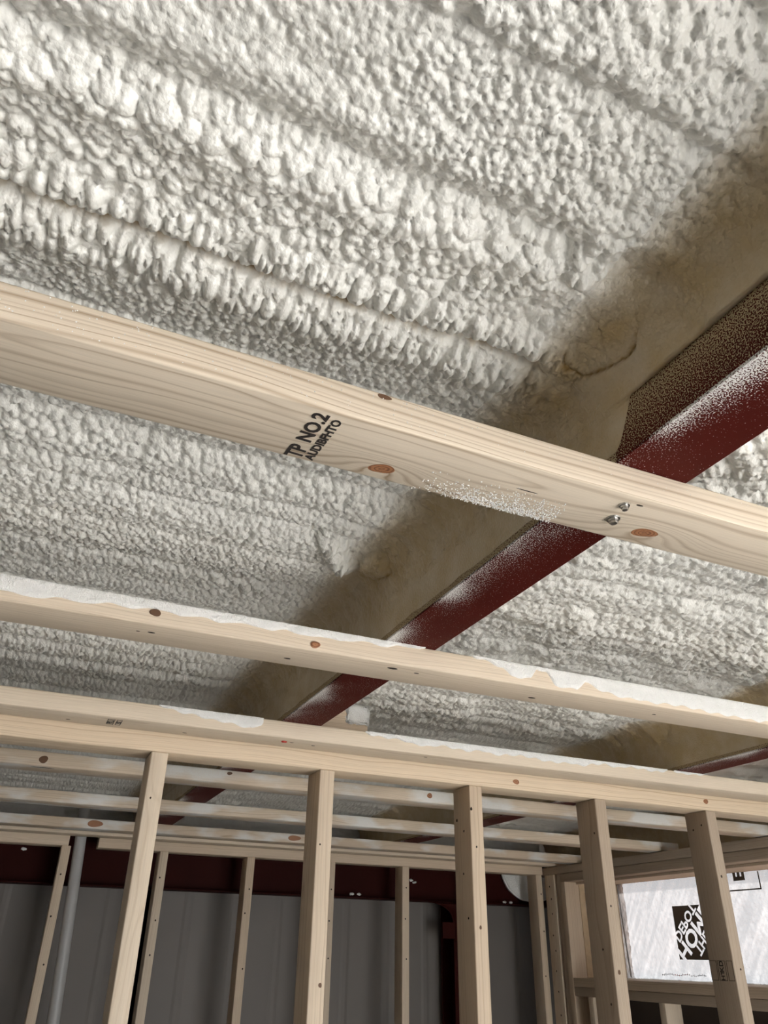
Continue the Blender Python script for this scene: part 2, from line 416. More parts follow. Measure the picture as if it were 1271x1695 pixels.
def foam_height(x, y, bay):
    """relief of the sprayed surface in metres, measured into the room"""
    wy = y + 0.020*(fbm(x*2.3+9*bay, y*2.0, 3+bay)-0.5) + 0.008*(fbm(x*14, y*9, 8+bay)-0.5)
    if bay == 1: lob = lobes(wy, 0)
    else: lob = 0.6*lobes(wy+0.02*np.sin(x*5+bay)+0.03*(bay-1), 1) + 0.020*(fbm(x*5+3, wy*13, 40+bay)-0.4)
    h = lob.copy()
    g = lambda c, w: np.exp(-((wy-c)/w)**2)
    crack = np.zeros_like(h)
    rough = fbm(x*3+1.7*bay, y*9+2, 20+bay)                 # where popcorn is coarse
    big = cells(x + 0.004*fbm(x*60, y*60, 5), y + 0.006*fbm(x*50, y*50, 6), 0.0125, 0.0140, 31+bay)
    mid = cells(x + 0.003*fbm(x*90, y*90, 7), y, 0.0085, 0.0085, 47+bay)
    small = cells(x, y, 0.0048, 0.0048, 53+bay)
    kb = sstep(0.38, 0.62, rough)
    if bay == 1:
        # the beads either side of the tight crease, and the tongues that drip from them
        fing = np.maximum(g(0.543, 0.022), g(0.603, 0.032)*1.0)
        row = np.maximum(g(0.436, 0.020), g(0.258, 0.022)*0.8)
        h += 0.010*g(0.436, 0.028) + 0.014*g(0.543, 0.020) + 0.010*g(0.60, 0.032) + 0.008*g(0.255, 0.02) + 0.010*g(0.37, 0.02)
        h += 0.006*g(0.985, 0.03) + 0.006*g(1.20, 0.02) + 0.007*g(1.385, 0.012)
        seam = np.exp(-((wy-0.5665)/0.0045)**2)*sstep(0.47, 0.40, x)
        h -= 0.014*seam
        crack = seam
        tong = cells(x + 0.006*fbm(x*20, y*20, 2), wy, 0.0105, 0.030, 71, 0.5, 0.85, 0.4)
        rowc = cells(x, wy, 0.018, 0.020, 77)
        cell = (big*0.0120*kb + mid*0.0090*(1-0.75*kb))*(1-fing)*(1-0.8*row) + fing*tong*0.0150 + row*rowc*0.0130
        fine = np.maximum(sstep(0.45, 0.62, fbm(x*4+7, y*6, 15))*sstep(0.95, 0.75, y), sstep(0.22, 0.08, x)*sstep(0.405, 0.37, y)*sstep(0.26, 0.29, y))
        cell = cell*(1-0.55*fine*(1-fing))
    else:
        splat = cells(x + 0.02*fbm(x*12, y*12, 3), y, 0.034, 0.026, 83+bay)
        ks = sstep(0.48, 0.66, fbm(x*5+3*bay, y*7, 27+bay))
        cell = big*0.0095*(0.4+0.6*kb) + mid*0.0065*(1-kb) + ks*splat*0.012
    h += cell + small*0.0022 + 0.010*(fbm(x*7, y*7, 60+bay)-0.5)
    return h, crack
def foam_bay(bay, name, label, xl, xr, ysp, xsp_in, step_arc, zl, zr, amp_wall=0.20):
    """one bay of foam between two purlin webs: up one web, round the corner, across, and down the next"""
    R = RF
    # profile samples: (x, z, nx, nz, weight of relief, s coordinate)
    prof = []
    nL = max(6, int((ZF-R-zl)/step_arc))
    for k in range(nL): prof.append(('l', k/nL))
    nA = max(10, int(R*1.57/step_arc))
    for k in range(nA): prof.append(('la', k/nA))
    for x in xsp_in: prof.append(('c', x))
    for k in range(1, nA+1): prof.append(('ra', k/nA))
    nR = max(6, int((ZF-R-zl)/step_arc))
    for k in range(1, nR+1): prof.append(('r', k/nR))
    y = ysp; ny = len(y); npf = len(prof)
    P = np.zeros((npf, ny, 3)); Nn = np.zeros((npf, ny, 3)); S = np.zeros((npf, ny)); Wt = np.ones((npf, ny)); Shade = np.zeros((npf, ny)); Ed = np.full((npf, ny), 9.0)
    zle = zl(y) if callable(zl) else np.full(ny, zl); zre = zr(y) if callable(zr) else np.full(ny, zr)
    for i, (k, t) in enumerate(prof):
        if k == 'l':
            z = zle + (ZF-R-zle)*t; P[i] = np.stack([np.full(ny, xl), y, z], 1); Nn[i] = (1, 0, 0); S[i] = xl+R-R*1.57-(ZF-R-z); Wt[i] = amp_wall; Shade[i] = 1; Ed[i] = z-zle
        elif k == 'la':
            a = t*math.pi/2; P[i] = np.stack([np.full(ny, xl+R-R*math.cos(a)), y, np.full(ny, ZF-R+R*math.sin(a))], 1)
            Nn[i] = (math.cos(a), 0, -math.sin(a)); S[i] = xl+R-R*(math.pi/2-a); Wt[i] = amp_wall+(1-amp_wall)*(t**1.5); Shade[i] = sstep(1.0, 0.2, t)
        elif k == 'c':
            P[i] = np.stack([np.full(ny, t), y, np.full(ny, ZF)], 1); Nn[i] = (0, 0, -1); S[i] = t
        elif k == 'ra':
            a = t*math.pi/2; P[i] = np.stack([np.full(ny, xr-R+R*math.sin(a)), y, np.full(ny, ZF-R+R*math.cos(a))], 1)
            Nn[i] = (-math.sin(a), 0, -math.cos(a)); S[i] = xr-R+R*a; Wt[i] = amp_wall+(1-amp_wall)*((1-t)**1.5); Shade[i] = sstep(-0.1, 0.5, t)
        else:
            z = (ZF-R) + (zre-(ZF-R))*t; P[i] = np.stack([np.full(ny, xr), y, z], 1); Nn[i] = (-1, 0, 0); S[i] = xr-R+R*1.57+(ZF-R-z); Wt[i] = amp_wall; Shade[i] = 1; Ed[i] = z-zre
    Yg = np.broadcast_to(y, (npf, ny))
    h, crack = foam_height(S, Yg, bay)
    edge = np.minimum(np.arange(npf), npf-1-np.arange(npf))[:, None]
    h = h*Wt + 0.0015
    # lumps squeezed out where the foam meets the steel clips
    for (cx, cy, rx, ry, A, ring) in LUMPS.get(bay, ()):
        d = np.sqrt(((S-cx)/rx)**2 + ((Yg-cy)/ry)**2)*(1+0.55*(fbm(S*45+cx*30, Yg*38, 66)-0.5))
        h += A*np.sqrt(np.clip(1-d*d, 0, 1))
        if not ring and A > 0.015: Shade *= 1-0.9*sstep(1.25, 0.7, d)
        if ring:
            ang = np.arctan2(Yg-cy, S-cx)
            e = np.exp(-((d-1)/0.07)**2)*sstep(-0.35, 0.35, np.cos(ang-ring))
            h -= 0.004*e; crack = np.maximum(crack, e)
    h = np.minimum(h, 0.0002 + 0.06*np.clip(Ed, 0, None))
    V = P + Nn*h[:, :, None]
    idx = np.arange(npf*ny).reshape(npf, ny)
    F = np.stack([idx[:-1, :-1], idx[1:, :-1], idx[1:, 1:], idx[:-1, 1:]], -1).reshape(-1, 4)
    me = bpy.data.meshes.new(name)
    me.vertices.add(npf*ny); me.vertices.foreach_set('co', V.reshape(-1).astype(np.float32))
    me.loops.add(F.size); me.loops.foreach_set('vertex_index', F.reshape(-1).astype(np.int32))
    me.polygons.add(len(F)); me.polygons.foreach_set('loop_start', np.arange(0, F.size, 4, dtype=np.int32))
    me.update(calc_edges=True)
    me.polygons.foreach_set('use_smooth', np.ones(len(F), bool))
    at = me.attributes.new('crack', 'FLOAT', 'POINT'); at.data.foreach_set('value', crack.reshape(-1).astype(np.float32))
    at = me.attributes.new('coat_shade', 'FLOAT', 'POINT'); at.data.foreach_set('value', Shade.reshape(-1).astype(np.float32))
    me.validate()
    o = link(name, me, FOAM); tag(o, label, 'insulation', 'spray foam between the purlins')
    return o
RF = 0.092
LUMPS = {1: [(0.372, 1.085, 0.020, 0.028, 0.016, 0), (0.393, 1.110, 0.020, 0.032, 0.018, 0), (0.415, 1.137, 0.022, 0.032, 0.020, 0), (0.438, 1.162, 0.026, 0.030, 0.020, 0), (0.485, 1.115, 0.030, 0.040, 0.012, 0.6),
             (0.485, 0.49, 0.034, 0.050, 0.005, 0.5), (0.43, 0.52, 0.03, 0.04, 0.007, 0), (0.47, 0.57, 0.030, 0.03, 0.010, 0), (0.40, 0.405, 0.03, 0.03, 0.012, 0)],
         2: [(0.95, 1.17, 0.035, 0.02, 0.012, 0), (1.10, 1.05, 0.03, 0.02, 0.012, 0), (0.82, 0.96, 0.05, 0.02, 0.010, 0)]}
def web_end(y):     # lower ragged edge of the coat on the near purlin's web
    base = 0.474 + 0.006*fbm(y*25, y*0, 91)
    return base + 0.062*sstep(0.535, 0.485, y)*(1 + 0.15*(fbm(y*18, y*0+3, 92)-0.5))
yA = spacing([(FRONT_Y, 0.05), (-0.5, 0.012), (0.02, 0.0026), (0.22, 0.0021), (0.72, 0.0024), (0.86, 0.0028), (1.45, 0.0036), (1.75, 0.006), (2.2, 0.009), (4.05, 0.02)])[:-1]
yA = np.append(yA, 4.065)
yB = spacing([(FRONT_Y, 0.05), (-0.2, 0.012), (0.45, 0.0032), (1.45, 0.0034), (1.95, 0.006), (2.3, 0.012), (4.065, 0.02)])
R_ = RF
foam_bay(1, 'spray_foam', 'cream spray foam with lumpy ridges left of the nearest red purlin', PURL[0]+0.004, PURL[1]-0.0005, yA,
         spacing([(PURL[0]+0.004+R_, 0.0052), (-0.22, 0.0030), (-0.16, 0.0023), (PURL[1]-R_, 0.0023)]), 0.0028, 0.49, web_end)
foam_bay(2, 'spray_foam', 'cream spray foam between the two red purlins on the right', PURL[1]+0.006, PURL[2]-0.0005, yB,
         spacing([(PURL[1]+0.006+R_, 0.0034), (1.45, 0.0045), (PURL[2]-R_, 0.005)]), 0.006, 0.50, 0.476)
foam_bay(3, 'spray_foam', 'cream spray foam at far right over the window end of the room', PURL[2]+0.006, PURL[3]-0.0005, spacing([(FRONT_Y, 0.06), (0.6, 0.02), (1.9, 0.014), (4.065, 0.02)]),
         spacing([(PURL[2]+0.006+R_, 0.012), (PURL[3]-R_, 0.012)]), 0.012, 0.50, lambda y: 0.476 - 0.046*(y > 1.96))
def eave_foam():
    xs = np.arange(-1.2, 3.04, 0.010); zs = np.linspace(0.474, 0.666, 22)
    X, Z = np.meshgrid(xs, zs, indexing='ij')
    Y = 4.122 - 0.012 - 0.010*cells(X, Z, 0.03, 0.025, 5) - 0.02*fbm(X*6, Z*10, 4)
    n = len(zs); V = np.stack([X, Y, Z], -1).reshape(-1, 3)
    F = [(i*n+j, (i+1)*n+j, (i+1)*n+j+1, i*n+j+1) for i in range(len(xs)-1) for j in range(n-1)]
    me = bpy.data.meshes.new('spray_foam'); me.from_pydata([tuple(v) for v in V], [], F); me.update()
    for p in me.polygons: p.use_smooth = True
    tag(link('spray_foam', me, FOAM), 'shaded spray foam closing the eave above the back red beam', 'insulation')
eave_foam()

# ------------------------------------------------------------------ red purlins
def purlin(x, label, visible=True):
    root = empty('steel_purlin', (x, 0, JT)); tag(root, label, 'purlin', 'red steel purlins')
    y0, y1 = FRONT_Y, 4.055; H = PT-JT; t = 0.0025
    def slab(nm, p0, p1, bev=0.0006):
        bm = bmesh.new(); bm_box(bm, p0, p1, bev, 1); return link(nm, mesh_bm(nm, bm), STEEL, root)
    slab('web', (0, y0, 0.001), (t, y1, H))
    slab('flange', (0.0, y0, 0), (PW, y1, t)); slab('flange', (0, y0, H-t), (PW, y1, H))
    slab('lip', (PW-t, y0, t), (PW, y1, 0.018))
    return root
purlin(PURL[0], 'red steel purlin beyond the left edge of the view, above the joists')
purlin(PURL[1], 'red steel purlin dusted with white overspray crossing above the nearest joist')
purlin(PURL[2], 'red steel purlin at right edge seen just above the partition plate')

# ------------------------------------------------------------------ ceiling joists (flat 2x4s)
J1 = wood('pine_near_joist', (0.77, 0.685, 0.57), (0.38, 0.275, 0.175), pith=(0.018, 0.045), freq=175.0,
          knots=((0.259-0.6, 0.601-0.578, -0.019, 0.050, 0.017, 0.020), (0.588-0.6, 0.592-0.578, -0.019, 0.060, 0.020, 0.022), (0.05-0.6, 0.580-0.578, -0.019, 0.16, 0.02, 0.012)))
def joist(y, x0, x1, label, mat=None, w=0.089):
    o = board('ceiling_joist', (x0, y, JB), (x1, y+w, JT), 'x', mat)
    tag(o, label, 'joist', 'flat ceiling joists screwed under the purlins'); return o
j1 = joist(0.533, -1.9, 3.1-0.06, 'nearest ceiling joist, clean pine with two orange knots and a black grade stamp', J1, 0.0885)
j1.location.x = 0.6; 
j2 = joist(1.1445, -1.9, 3.04, 'second ceiling joist, white overspray along most of its side', WOODS[0])
j3 = joist(1.728, -1.9, 3.04, 'third ceiling joist, lying against the top plate of the partition', WOODS[2])
j4 = joist(2.338, -1.0, 2.80, 'first ceiling joist behind the partition, round dark knot at its left', WOOD_DUST)
j5 = joist(2.952, -1.0, 2.80, 'second ceiling joist behind the partition with patchy white overspray', WOOD_DUST)
j6 = joist(3.575, -1.0, 2.80, 'third ceiling joist behind the partition, before the one at the back wall', WOOD_DUST)
j7 = joist(3.775, -1.0, 2.80, 'farthest ceiling joist, lying against the back wall plate', WOODS[0])

def frost(parent, yface, x0, x1, depth, seed, amp=0.0035, step=0.003, top=None):
    """foam overspray clinging to a board's side: a lumpy skin from the top edge down to a scalloped rim"""
    xs = np.arange(x0, x1, step); nr = 14
    top = JT if top is None else top
    dep = depth(xs); keep = dep > 0.002
    V = []; F = []
    idx = {}
    T = np.linspace(0, 1, nr)
    X, TT = np.meshgrid(xs, T, indexing='ij'); D = dep[:, None]*TT
    edge = np.minimum(1, (1-TT)*5)**0.5*np.minimum(1, TT*8+0.5)
    end = np.minimum(1, np.minimum(X-x0, x1-X)/0.012)
    hh = (amp*(0.55+0.45*cells(X, D, 0.009, 0.008, seed)) + 0.001*cells(X, D, 0.0045, 0.0045, seed+4))*edge*np.clip(end, 0, 1)
    Y = yface - hh; Z = top + 0.0008 - D
    Y[:, -1] = yface+0.0005
    idx = -np.ones(X.shape, int); n = 0
    for i in range(len(xs)):
        for j in range(nr):
            idx[i, j] = n; V.append((X[i, j], Y[i, j], Z[i, j])); n += 1
    for i in range(len(xs)-1):
        if not (keep[i] and keep[i+1]): continue
        for j in range(nr-1): F.append((idx[i, j], idx[i+1, j], idx[i+1, j+1], idx[i, j+1]))
    me = bpy.data.meshes.new('foam_overspray'); me.from_pydata(V, [], F); me.update()
    bm = bmesh.new(); bm.from_mesh(me)
    bmesh.ops.delete(bm, geom=[v for v in bm.verts if not v.link_faces], context='VERTS')
    bmesh.ops.recalc_face_normals(bm, faces=bm.faces[:]); bm.to_mesh(me); bm.free()
    for p in me.polygons: p.use_smooth = True
    o = link('foam_overspray', me, FROST); attach(o, parent); return o
def piece(pts):
    xp = [p[0] for p in pts]; yp = [p[1] for p in pts]
    return lambda x: np.interp(x, xp, yp) + (0.0022*np.sin(x*90)+0.003*(vnoise(x*55, x*0, 3)-0.5))*(np.interp(x, xp, yp) > 0.003)
def scal(pts, a=0.008, k=26):
    xp = [p[0] for p in pts]; yp = [p[1] for p in pts]
    return lambda x: np.clip(np.interp(x, xp, yp) + a*(vnoise(x*k, x*0, 9)-0.5) + 0.002*np.sin(x*140), 0.0, 0.0375)
frost(j2, 1.1445, -0.45, 0.60, piece([(-0.45, 0.03), (-0.15, 0.027), (0.0, 0.024), (0.1, 0.015), (0.2, 0.016), (0.4, 0.014), (0.5, 0.010), (0.56, 0.005), (0.60, 0)]), 1)
frost(j2, 1.1445, 0.66, 1.9, scal([(0.66, 0.0), (0.70, 0.005), (0.74, 0.012), (0.755, 0.027), (0.80, 0.027), (0.812, 0.006), (0.835, 0.008), (0.85, 0.030), (0.90, 0.031), (0.92, 0.016), (0.96, 0.027), (1.02, 0.033), (1.12, 0.031), (1.3, 0.034), (1.9, 0.034)], 0.004), 2)
frost(j3, 1.728, 0.22, 0.465, scal([(0.22, 0.0), (0.27, 0.010), (0.33, 0.018), (0.40, 0.024), (0.44, 0.026), (0.462, 0.012), (0.465, 0)], 0.004), 3)
frost(j3, 1.728, 0.71, 1.78, scal([(0.71, 0), (0.74, 0.008), (0.80, 0.015), (0.95, 0.017), (1.1, 0.016), (1.3, 0.018), (1.42, 0.012), (1.55, 0.006), (1.78, 0.003)], 0.009), 4)

# knots, holes, screws on the joists
disc('knot', j1, (0.259, 0.601, JB), '-z', 0.0135, 0.0085, KNOT, 0.0003, 24, 0.25)
disc('knot', j1, (0.588, 0.594, JB), '-z', 0.0165, 0.0095, KNOT, 0.0003, 24, 0.1)
disc('knot', j1, (0.231, 0.533, 0.4605), '-y', 0.008, 0.0028, DARKKNOT, 0.0003)
def hexscrew(parent, pos, r=0.0085):
    root = None
    bm = bmesh.new()
    def cap(n, ra, rb, z0, z1, rot=0):
        a = [bm.verts.new((ra*math.cos(2*math.pi*i/n+rot), ra*math.sin(2*math.pi*i/n+rot), z0)) for i in range(n)]
        b_ = [bm.verts.new((rb*math.cos(2*math.pi*i/n+rot), rb*math.sin(2*math.pi*i/n+rot), z1)) for i in range(n)]
        for i in range(n): bm.faces.new((a[i], a[(i+1) % n], b_[(i+1) % n], b_[i]))
        bm.faces.new(b_)
    cap(20, r, r*0.92, 0.001, -0.0016); cap(20, r*0.70, r*0.62, -0.0012, -0.0040); cap(6, r*0.58, r*0.50, -0.0038, -0.0066, 0.3)
    bmesh.ops.recalc_face_normals(bm, faces=bm.faces[:])
    o = link('screw', mesh_bm('screw', bm), METAL); o.location = pos; attach(o, parent); return o
hexscrew(j1, (0.534, 0.5825, JB)); hexscrew(j1, (0.526, 0.5535, JB), 0.0065)
hole(j1, (0.5415, 0.547, JB), '-z', 0.0045, 0.0016); hole(j1, (0.415, 0.574, JB), '-z', 0.014, 0.0006)
for x, z in ((0.122, 0.4465), (0.381, 0.4375)): disc('knot', j2, (x, 1.1445, z), '-y', 0.0085, 0.006, DARKKNOT if x < 0.2 else KNOT, 0.0022)
for x, y, a in ((0.125, 1.179, 0.006), (0.105, 1.182, 0.003), (0.531, 1.167, 0.010), (0.579, 1.172, 0.005), (0.839, 1.205, 0.008), (0.352, 1.20, 0.006), (1.12, 1.19, 0.005)): hole(j2, (x, y, JB), '-z', a, a*0.45)
disc('screw', j3, (0.525, 1.760, JB), '-z', 0.0065, 0.005, REDMARK, 0.003)
for x, y in ((0.545, 1.765), (0.60, 1.77), (0.89, 1.752), (0.05, 1.79), (0.30, 1.79)): hole(j3, (x, y, JB), '-z', 0.005, 0.002)
knot(j4, (0.026, 2.338, 0.444), '-y', 0.012, 0.010); knot(j4, (0.539, 2.338, 0.456), '-y', 0.008, 0.005); knot(j4, (1.201, 2.338, 0.449), '-y', 0.010, 0.008, KNOT)
hole(j4, (0.03, 2.36, JB), '-z', 0.03, 0.004)
knot(j6, (0.29, 3.575, 0.447), '-y', 0.03, 0.014, KNOT); knot(j6, (1.15, 3.575, 0.447), '-y', 0.03, 0.012, KNOT)

# grade stamps (print)
def stamp(parent, rows, face, mat=INK):
    for body, size, pos, ax, ay, offs in rows:
        o = link('grade_stamp', text_mesh(body, size, offs), mat); place(o, Vector(pos), ax, ay); attach(o, parent)
# seen from below: reading direction runs toward the viewer's edge (-y), letter tops toward -x
ax_, ay_ = (0.06, -1, 0), (-1, -0.06, 0)
stamp(j1, [('TP', 0.024, (0.171, 0.6075, JB-0.0004), (0.06, -0.8, 0), ay_, 0.0007), ('NO.2', 0.021, (0.1725, 0.5645, JB-0.0004), (0.06, -1.0, 0), ay_, 0.0006),
           ('AUDIBFHTO', 0.0125, (0.188, 0.580, JB-0.0004), (0.06, -1.05, 0), ay_, 0.0004)], '-z')

# white grains of overspray caught on the near joist
def grains(parent, pts, mat):
    V = []; F = []
    for (p, n_, r) in pts:
        k = len(V); p = Vector(p); n_ = Vector(n_)
        u = n_.orthogonal().normalized(); w = n_.cross(u)
        for i in range(6):
            t = i*math.pi/3; V.append(p + u*r*math.cos(t) + w*r*math.sin(t))
        for i in range(6):
            t = i*math.pi/3+0.5; V.append(p + (u*math.cos(t) + w*math.sin(t))*r*0.6 + n_*r*0.6)
        V.append(p + n_*r*0.8)
        for i in range(6):
            a, b_ = i, (i+1) % 6; F += [(k+a, k+b_, k+6+b_, k+6+a), (k+6+a, k+6+b_, k+12)]
    me = bpy.data.meshes.new('foam_grains'); me.from_pydata([tuple(v) for v in V], [], F); me.update()
    bm = bmesh.new(); bm.from_mesh(me); bmesh.ops.recalc_face_normals(bm, faces=bm.faces[:]); bm.to_mesh(me); bm.free()
    o = link('foam_grains', me, mat); o['kind'] = 'stuff'; attach(o, parent); return o
pts = []
for _ in range(1500):
    x = random.gauss(0.42, 0.055); y = 0.6215 - abs(random.gauss(0, 0.016)) 
    if 0.30 < x < 0.475 and y > 0.56: pts.append(((x, y, JB), (0, 0, -1), random.uniform(0.0005, 0.0011)))
for _ in range(150): pts.append(((random.uniform(-0.15, 0.30), 0.533, random.uniform(JB+0.004, JT-0.002)), (0, -1, 0), random.uniform(0.0003, 0.0008)))
for _ in range(50): pts.append(((random.uniform(0.3, 0.75), 0.533, random.uniform(JB+0.015, JT-0.002)), (0, -1, 0), random.uniform(0.0003, 0.0006)))
grains(j1, pts, FROST)

# ------------------------------------------------------------------ partition: plate, studs
PY = 1.834
plate = board('top_plate', (-1.9, PY, 0.389), (3.04, PY+0.089, 0.465), 'x', wood('pine_plate', (0.74, 0.615, 0.465), (0.52, 0.38, 0.245), pith=(0.02, 0.09), freq=180))
tag(plate, 'pine top plate resting on the near partition studs', 'plate')
for x, z in ((1.205, 0.410), (1.874, 0.414)): disc('knot', plate, (x, PY, z), '-y', 0.010, 0.007, KNOT, 0.0004)
SX = [-0.166, 0.2404, 0.6440, 1.0586, 1.4610, 1.8665, 2.273]
SL = ['near partition stud just beyond the left edge of view', 'leftmost near partition stud, in front of the grey pipe end of the back wall', 'second near partition stud from the left, knot on its front face',
      'middle near partition stud with scattered nail holes, in front of the red column', 'near partition stud left of the film logo, its lower front marked by a knot', 'near partition stud crossing the printed logo on the film, stamped on its side',
      'near partition stud just beyond the right edge of view']
studs = []
for i, x in enumerate(SX):
    if i in (0, 6): continue
    s = board('wall_stud', (x, PY, FL), (x+0.038, PY+0.089, 0.389), 'z', WOOD_GREY if i in (4, 5) else WOODS[(i+1) % 3])
    tag(s, SL[i], 'stud', 'studs of the near partition'); studs.append(s)
def sface(s, i, pts, face='-y'):
    for (fx, z, r) in pts:
        x = SX[i]
        if face == '-y': disc('knot' if r > 0.004 else 'nail_hole', s, (x+fx*0.038, PY, z), '-y', r*0.8, r, DARKKNOT if r > 0.004 else HOLE, 0.0004, 12)
        else: disc('nail_hole', s, (x, PY+fx*0.089, z), '-x', r, r, HOLE, 0.0004, 12)
sface(studs[0], 1, [(0.35, 0.29, 0.0025), (0.5, -0.14, 0.0028), (0.55, -0.36, 0.0025)])
sface(studs[1], 2, [(0.25, 0.22, 0.0025), (0.7, -0.06, 0.005), (0.2, -0.2, 0.0025)])
sface(studs[2], 3, [(0.4, 0.24, 0.0028), (0.45, 0.06, 0.0045), (0.1, 0.33, 0.004)]); sface(studs[2], 3, [(0.8, 0.31, 0.004), (0.4, 0.28, 0.003), (0.5, 0.18, 0.003), (0.3, 0.08, 0.003)], '-x')
sface(studs[3], 4, [(0.4, -0.03, 0.0055), (0.35, 0.12, 0.003)]); sface(studs[3], 4, [(0.2, 0.3, 0.003), (0.4, 0.02, 0.003), (0.3, -0.1, 0.003)], '-x')
sface(studs[4], 5, [(0.4, 0.21, 0.004), (0.6, -0.02, 0.003)]); sface(studs[4], 5, [(0.3, 0.35, 0.003), (0.7, 0.34, 0.003)], '-x')
# boxed stamp on the side of the right-hand stud
def frame_box(bm, y0, y1, z0, z1, x, t=0.0012):
    for (a, b_, c, d) in ((y0, y1, z0, z0+t), (y0, y1, z1-t, z1), (y0, y0+t, z0, z1), (y1-t, y1, z0, z1)): bm_box(bm, (x-0.0004, a, c), (x+0.0004, b_, d))
bm = bmesh.new(); sx = SX[5]
for a, b_ in ((PY+0.062, PY+0.088), (PY+0.030, PY+0.058), (PY+0.004, PY+0.025)): frame_box(bm, a, b_, -0.048, 0.0, sx)
o = link('grade_stamp', mesh_bm('grade_stamp', bm), INK); attach(o, studs[4])
stamp(studs[4], [('KD', 0.020, (sx-0.0005, PY+0.044, -0.014), (0, 0, 1), (0, 1, 0), 0.0003), ('HT', 0.018, (sx-0.0005, PY+0.044, -0.036), (0, 0, 1), (0, 1, 0), 0.0003)], '-x')
# small print under the third joist
bm = bmesh.new()
for a, b_ in ((0.128, 0.143), (0.147, 0.158)):
    t = 0.0012; y0, y1 = 1.745, 1.79
    for (xa, xb, ya, yb) in ((a, b_, y0, y0+t), (a, b_, y1-t, y1), (a, a+t, y0, y1), (b_-t, b_, y0, y1)): bm_box(bm, (xa, ya, JB-0.0004), (xb, yb, JB+0.0004))
o = link('grade_stamp', mesh_bm('grade_stamp', bm), INK); attach(o, j3)
stamp(j3, [('PKU', 0.018, (0.136, 1.768, JB-0.0004), (0, -1, 0), (-1, 0, 0), 0.0003), ('FIX', 0.016, (0.153, 1.768, JB-0.0004), (0, -1, 0), (-1, 0, 0), 0.0003)], '-z')

# scrap blocks on top of the plate
def block(p0, p1, label, seed):
    o = board('wood_block', p0, p1, 'x', WOODS[1], 0.003); tag(o, label, 'wood block', 'scrap blocks beside the purlins')
    bm = bmesh.new(); bm_box(bm, (p1[0]-0.065, p0[1]-0.004, p0[2]+(p1[2]-p0[2])*0.45), (p1[0]+0.005, p1[1]+0.002, p1[2]+0.006), 0.011, 3)
    bmesh.ops.subdivide_edges(bm, edges=bm.edges[:], cuts=3, use_grid_fill=True)
    for v in bm.verts: v.co += Vector((random.uniform(-1, 1), random.uniform(-1, 1), random.uniform(-1, 1)))*0.0022
    f = link('foam_cap', mesh_bm('foam_cap', bm, True), FROST); attach(f, o); return o
block((0.615, 1.838, 0.4655), (0.768, 1.92, 0.5545), 'short pine block with a white foam cap right of the near purlin', 1)
block((1.785, 1.838, 0.4655), (1.90, 1.92, 0.5035), 'short pine block beside the purlin at right edge', 2)

# ------------------------------------------------------------------ back wall framing
BY = 3.878
# plate is notched round the pipe: two lengths
for a, b_, lab in ((-1.0, 0.222, 'back wall top plate length left of the grey pipe'), (0.345, 2.68, 'long back wall top plate right of the grey pipe')):
    o = board('top_plate', (a, BY, 0.389), (b_, BY+0.089, 0.462), 'x', WOODS[1]); tag(o, lab, 'plate')
BXS = [(0.196, 'back wall stud standing against the left side of the grey pipe'), (0.617, 'back wall stud just right of the leftmost near stud'), (1.023, 'back wall stud alone between the first two near studs'),
       (1.430, 'back wall stud almost hidden behind the second near stud'), (1.832, 'back wall stud between the second and middle near studs'), (2.242, 'back wall stud hidden behind the middle near stud'), (2.634, 'back wall corner stud at the end by the window wall')]
for k, (x, lab) in enumerate(BXS):
    o = board('wall_stud', (x, BY, FL), (x+0.038, BY+0.089, 0.389), 'z', WOODS[(k*2) % 3]); tag(o, lab, 'stud', 'studs of the back wall')
    for z in ((0.30, 0.12, -0.05) if k != 5 else ()): hole(o, (x+0.019+random.uniform(-0.008, 0.008), BY, z+random.uniform(-0.05, 0.05)), '-y', 0.0035, 0.004)

# grey drain pipe
def tube(name, p0, p1, r, mat, parent=None, n=24, thick=0.004):
    p0, p1 = Vector(p0), Vector(p1); d = (p1-p0).normalized(); u = d.orthogonal().normalized(); w = d.cross(u)
    bm = bmesh.new(); rings = []
    for (p, rad) in ((p0, r), (p1, r), (p1, r-thick), (p0, r-thick)):
        rings.append([bm.verts.new(p + u*rad*math.cos(2*math.pi*i/n) + w*rad*math.sin(2*math.pi*i/n)) for i in range(n)])
    for k in range(4):
        a, b_ = rings[k], rings[(k+1) % 4]
        for i in range(n): bm.faces.new((a[i], a[(i+1) % n], b_[(i+1) % n], b_[i]))
    bmesh.ops.recalc_face_normals(bm, faces=bm.faces[:])
    o = link(name, mesh_bm(name, bm, True), mat, parent); o.data.set_sharp_from_angle(angle=math.radians(40)); return o
pipe = empty('drain_pipe', (0, 0, FL)); tag(pipe, 'grey plastic pipe rising through the notch in the back wall plate', 'pipe')
o = tube('pipe_body', (0.385, 3.925, 0), (0.262, 3.925, CZ+0.585), 0.0245, PVC, pipe)
o = tube('pipe_coupling', (0.351, 3.925, 0.70), (0.348, 3.925, 0.78), 0.029, PVC, pipe)

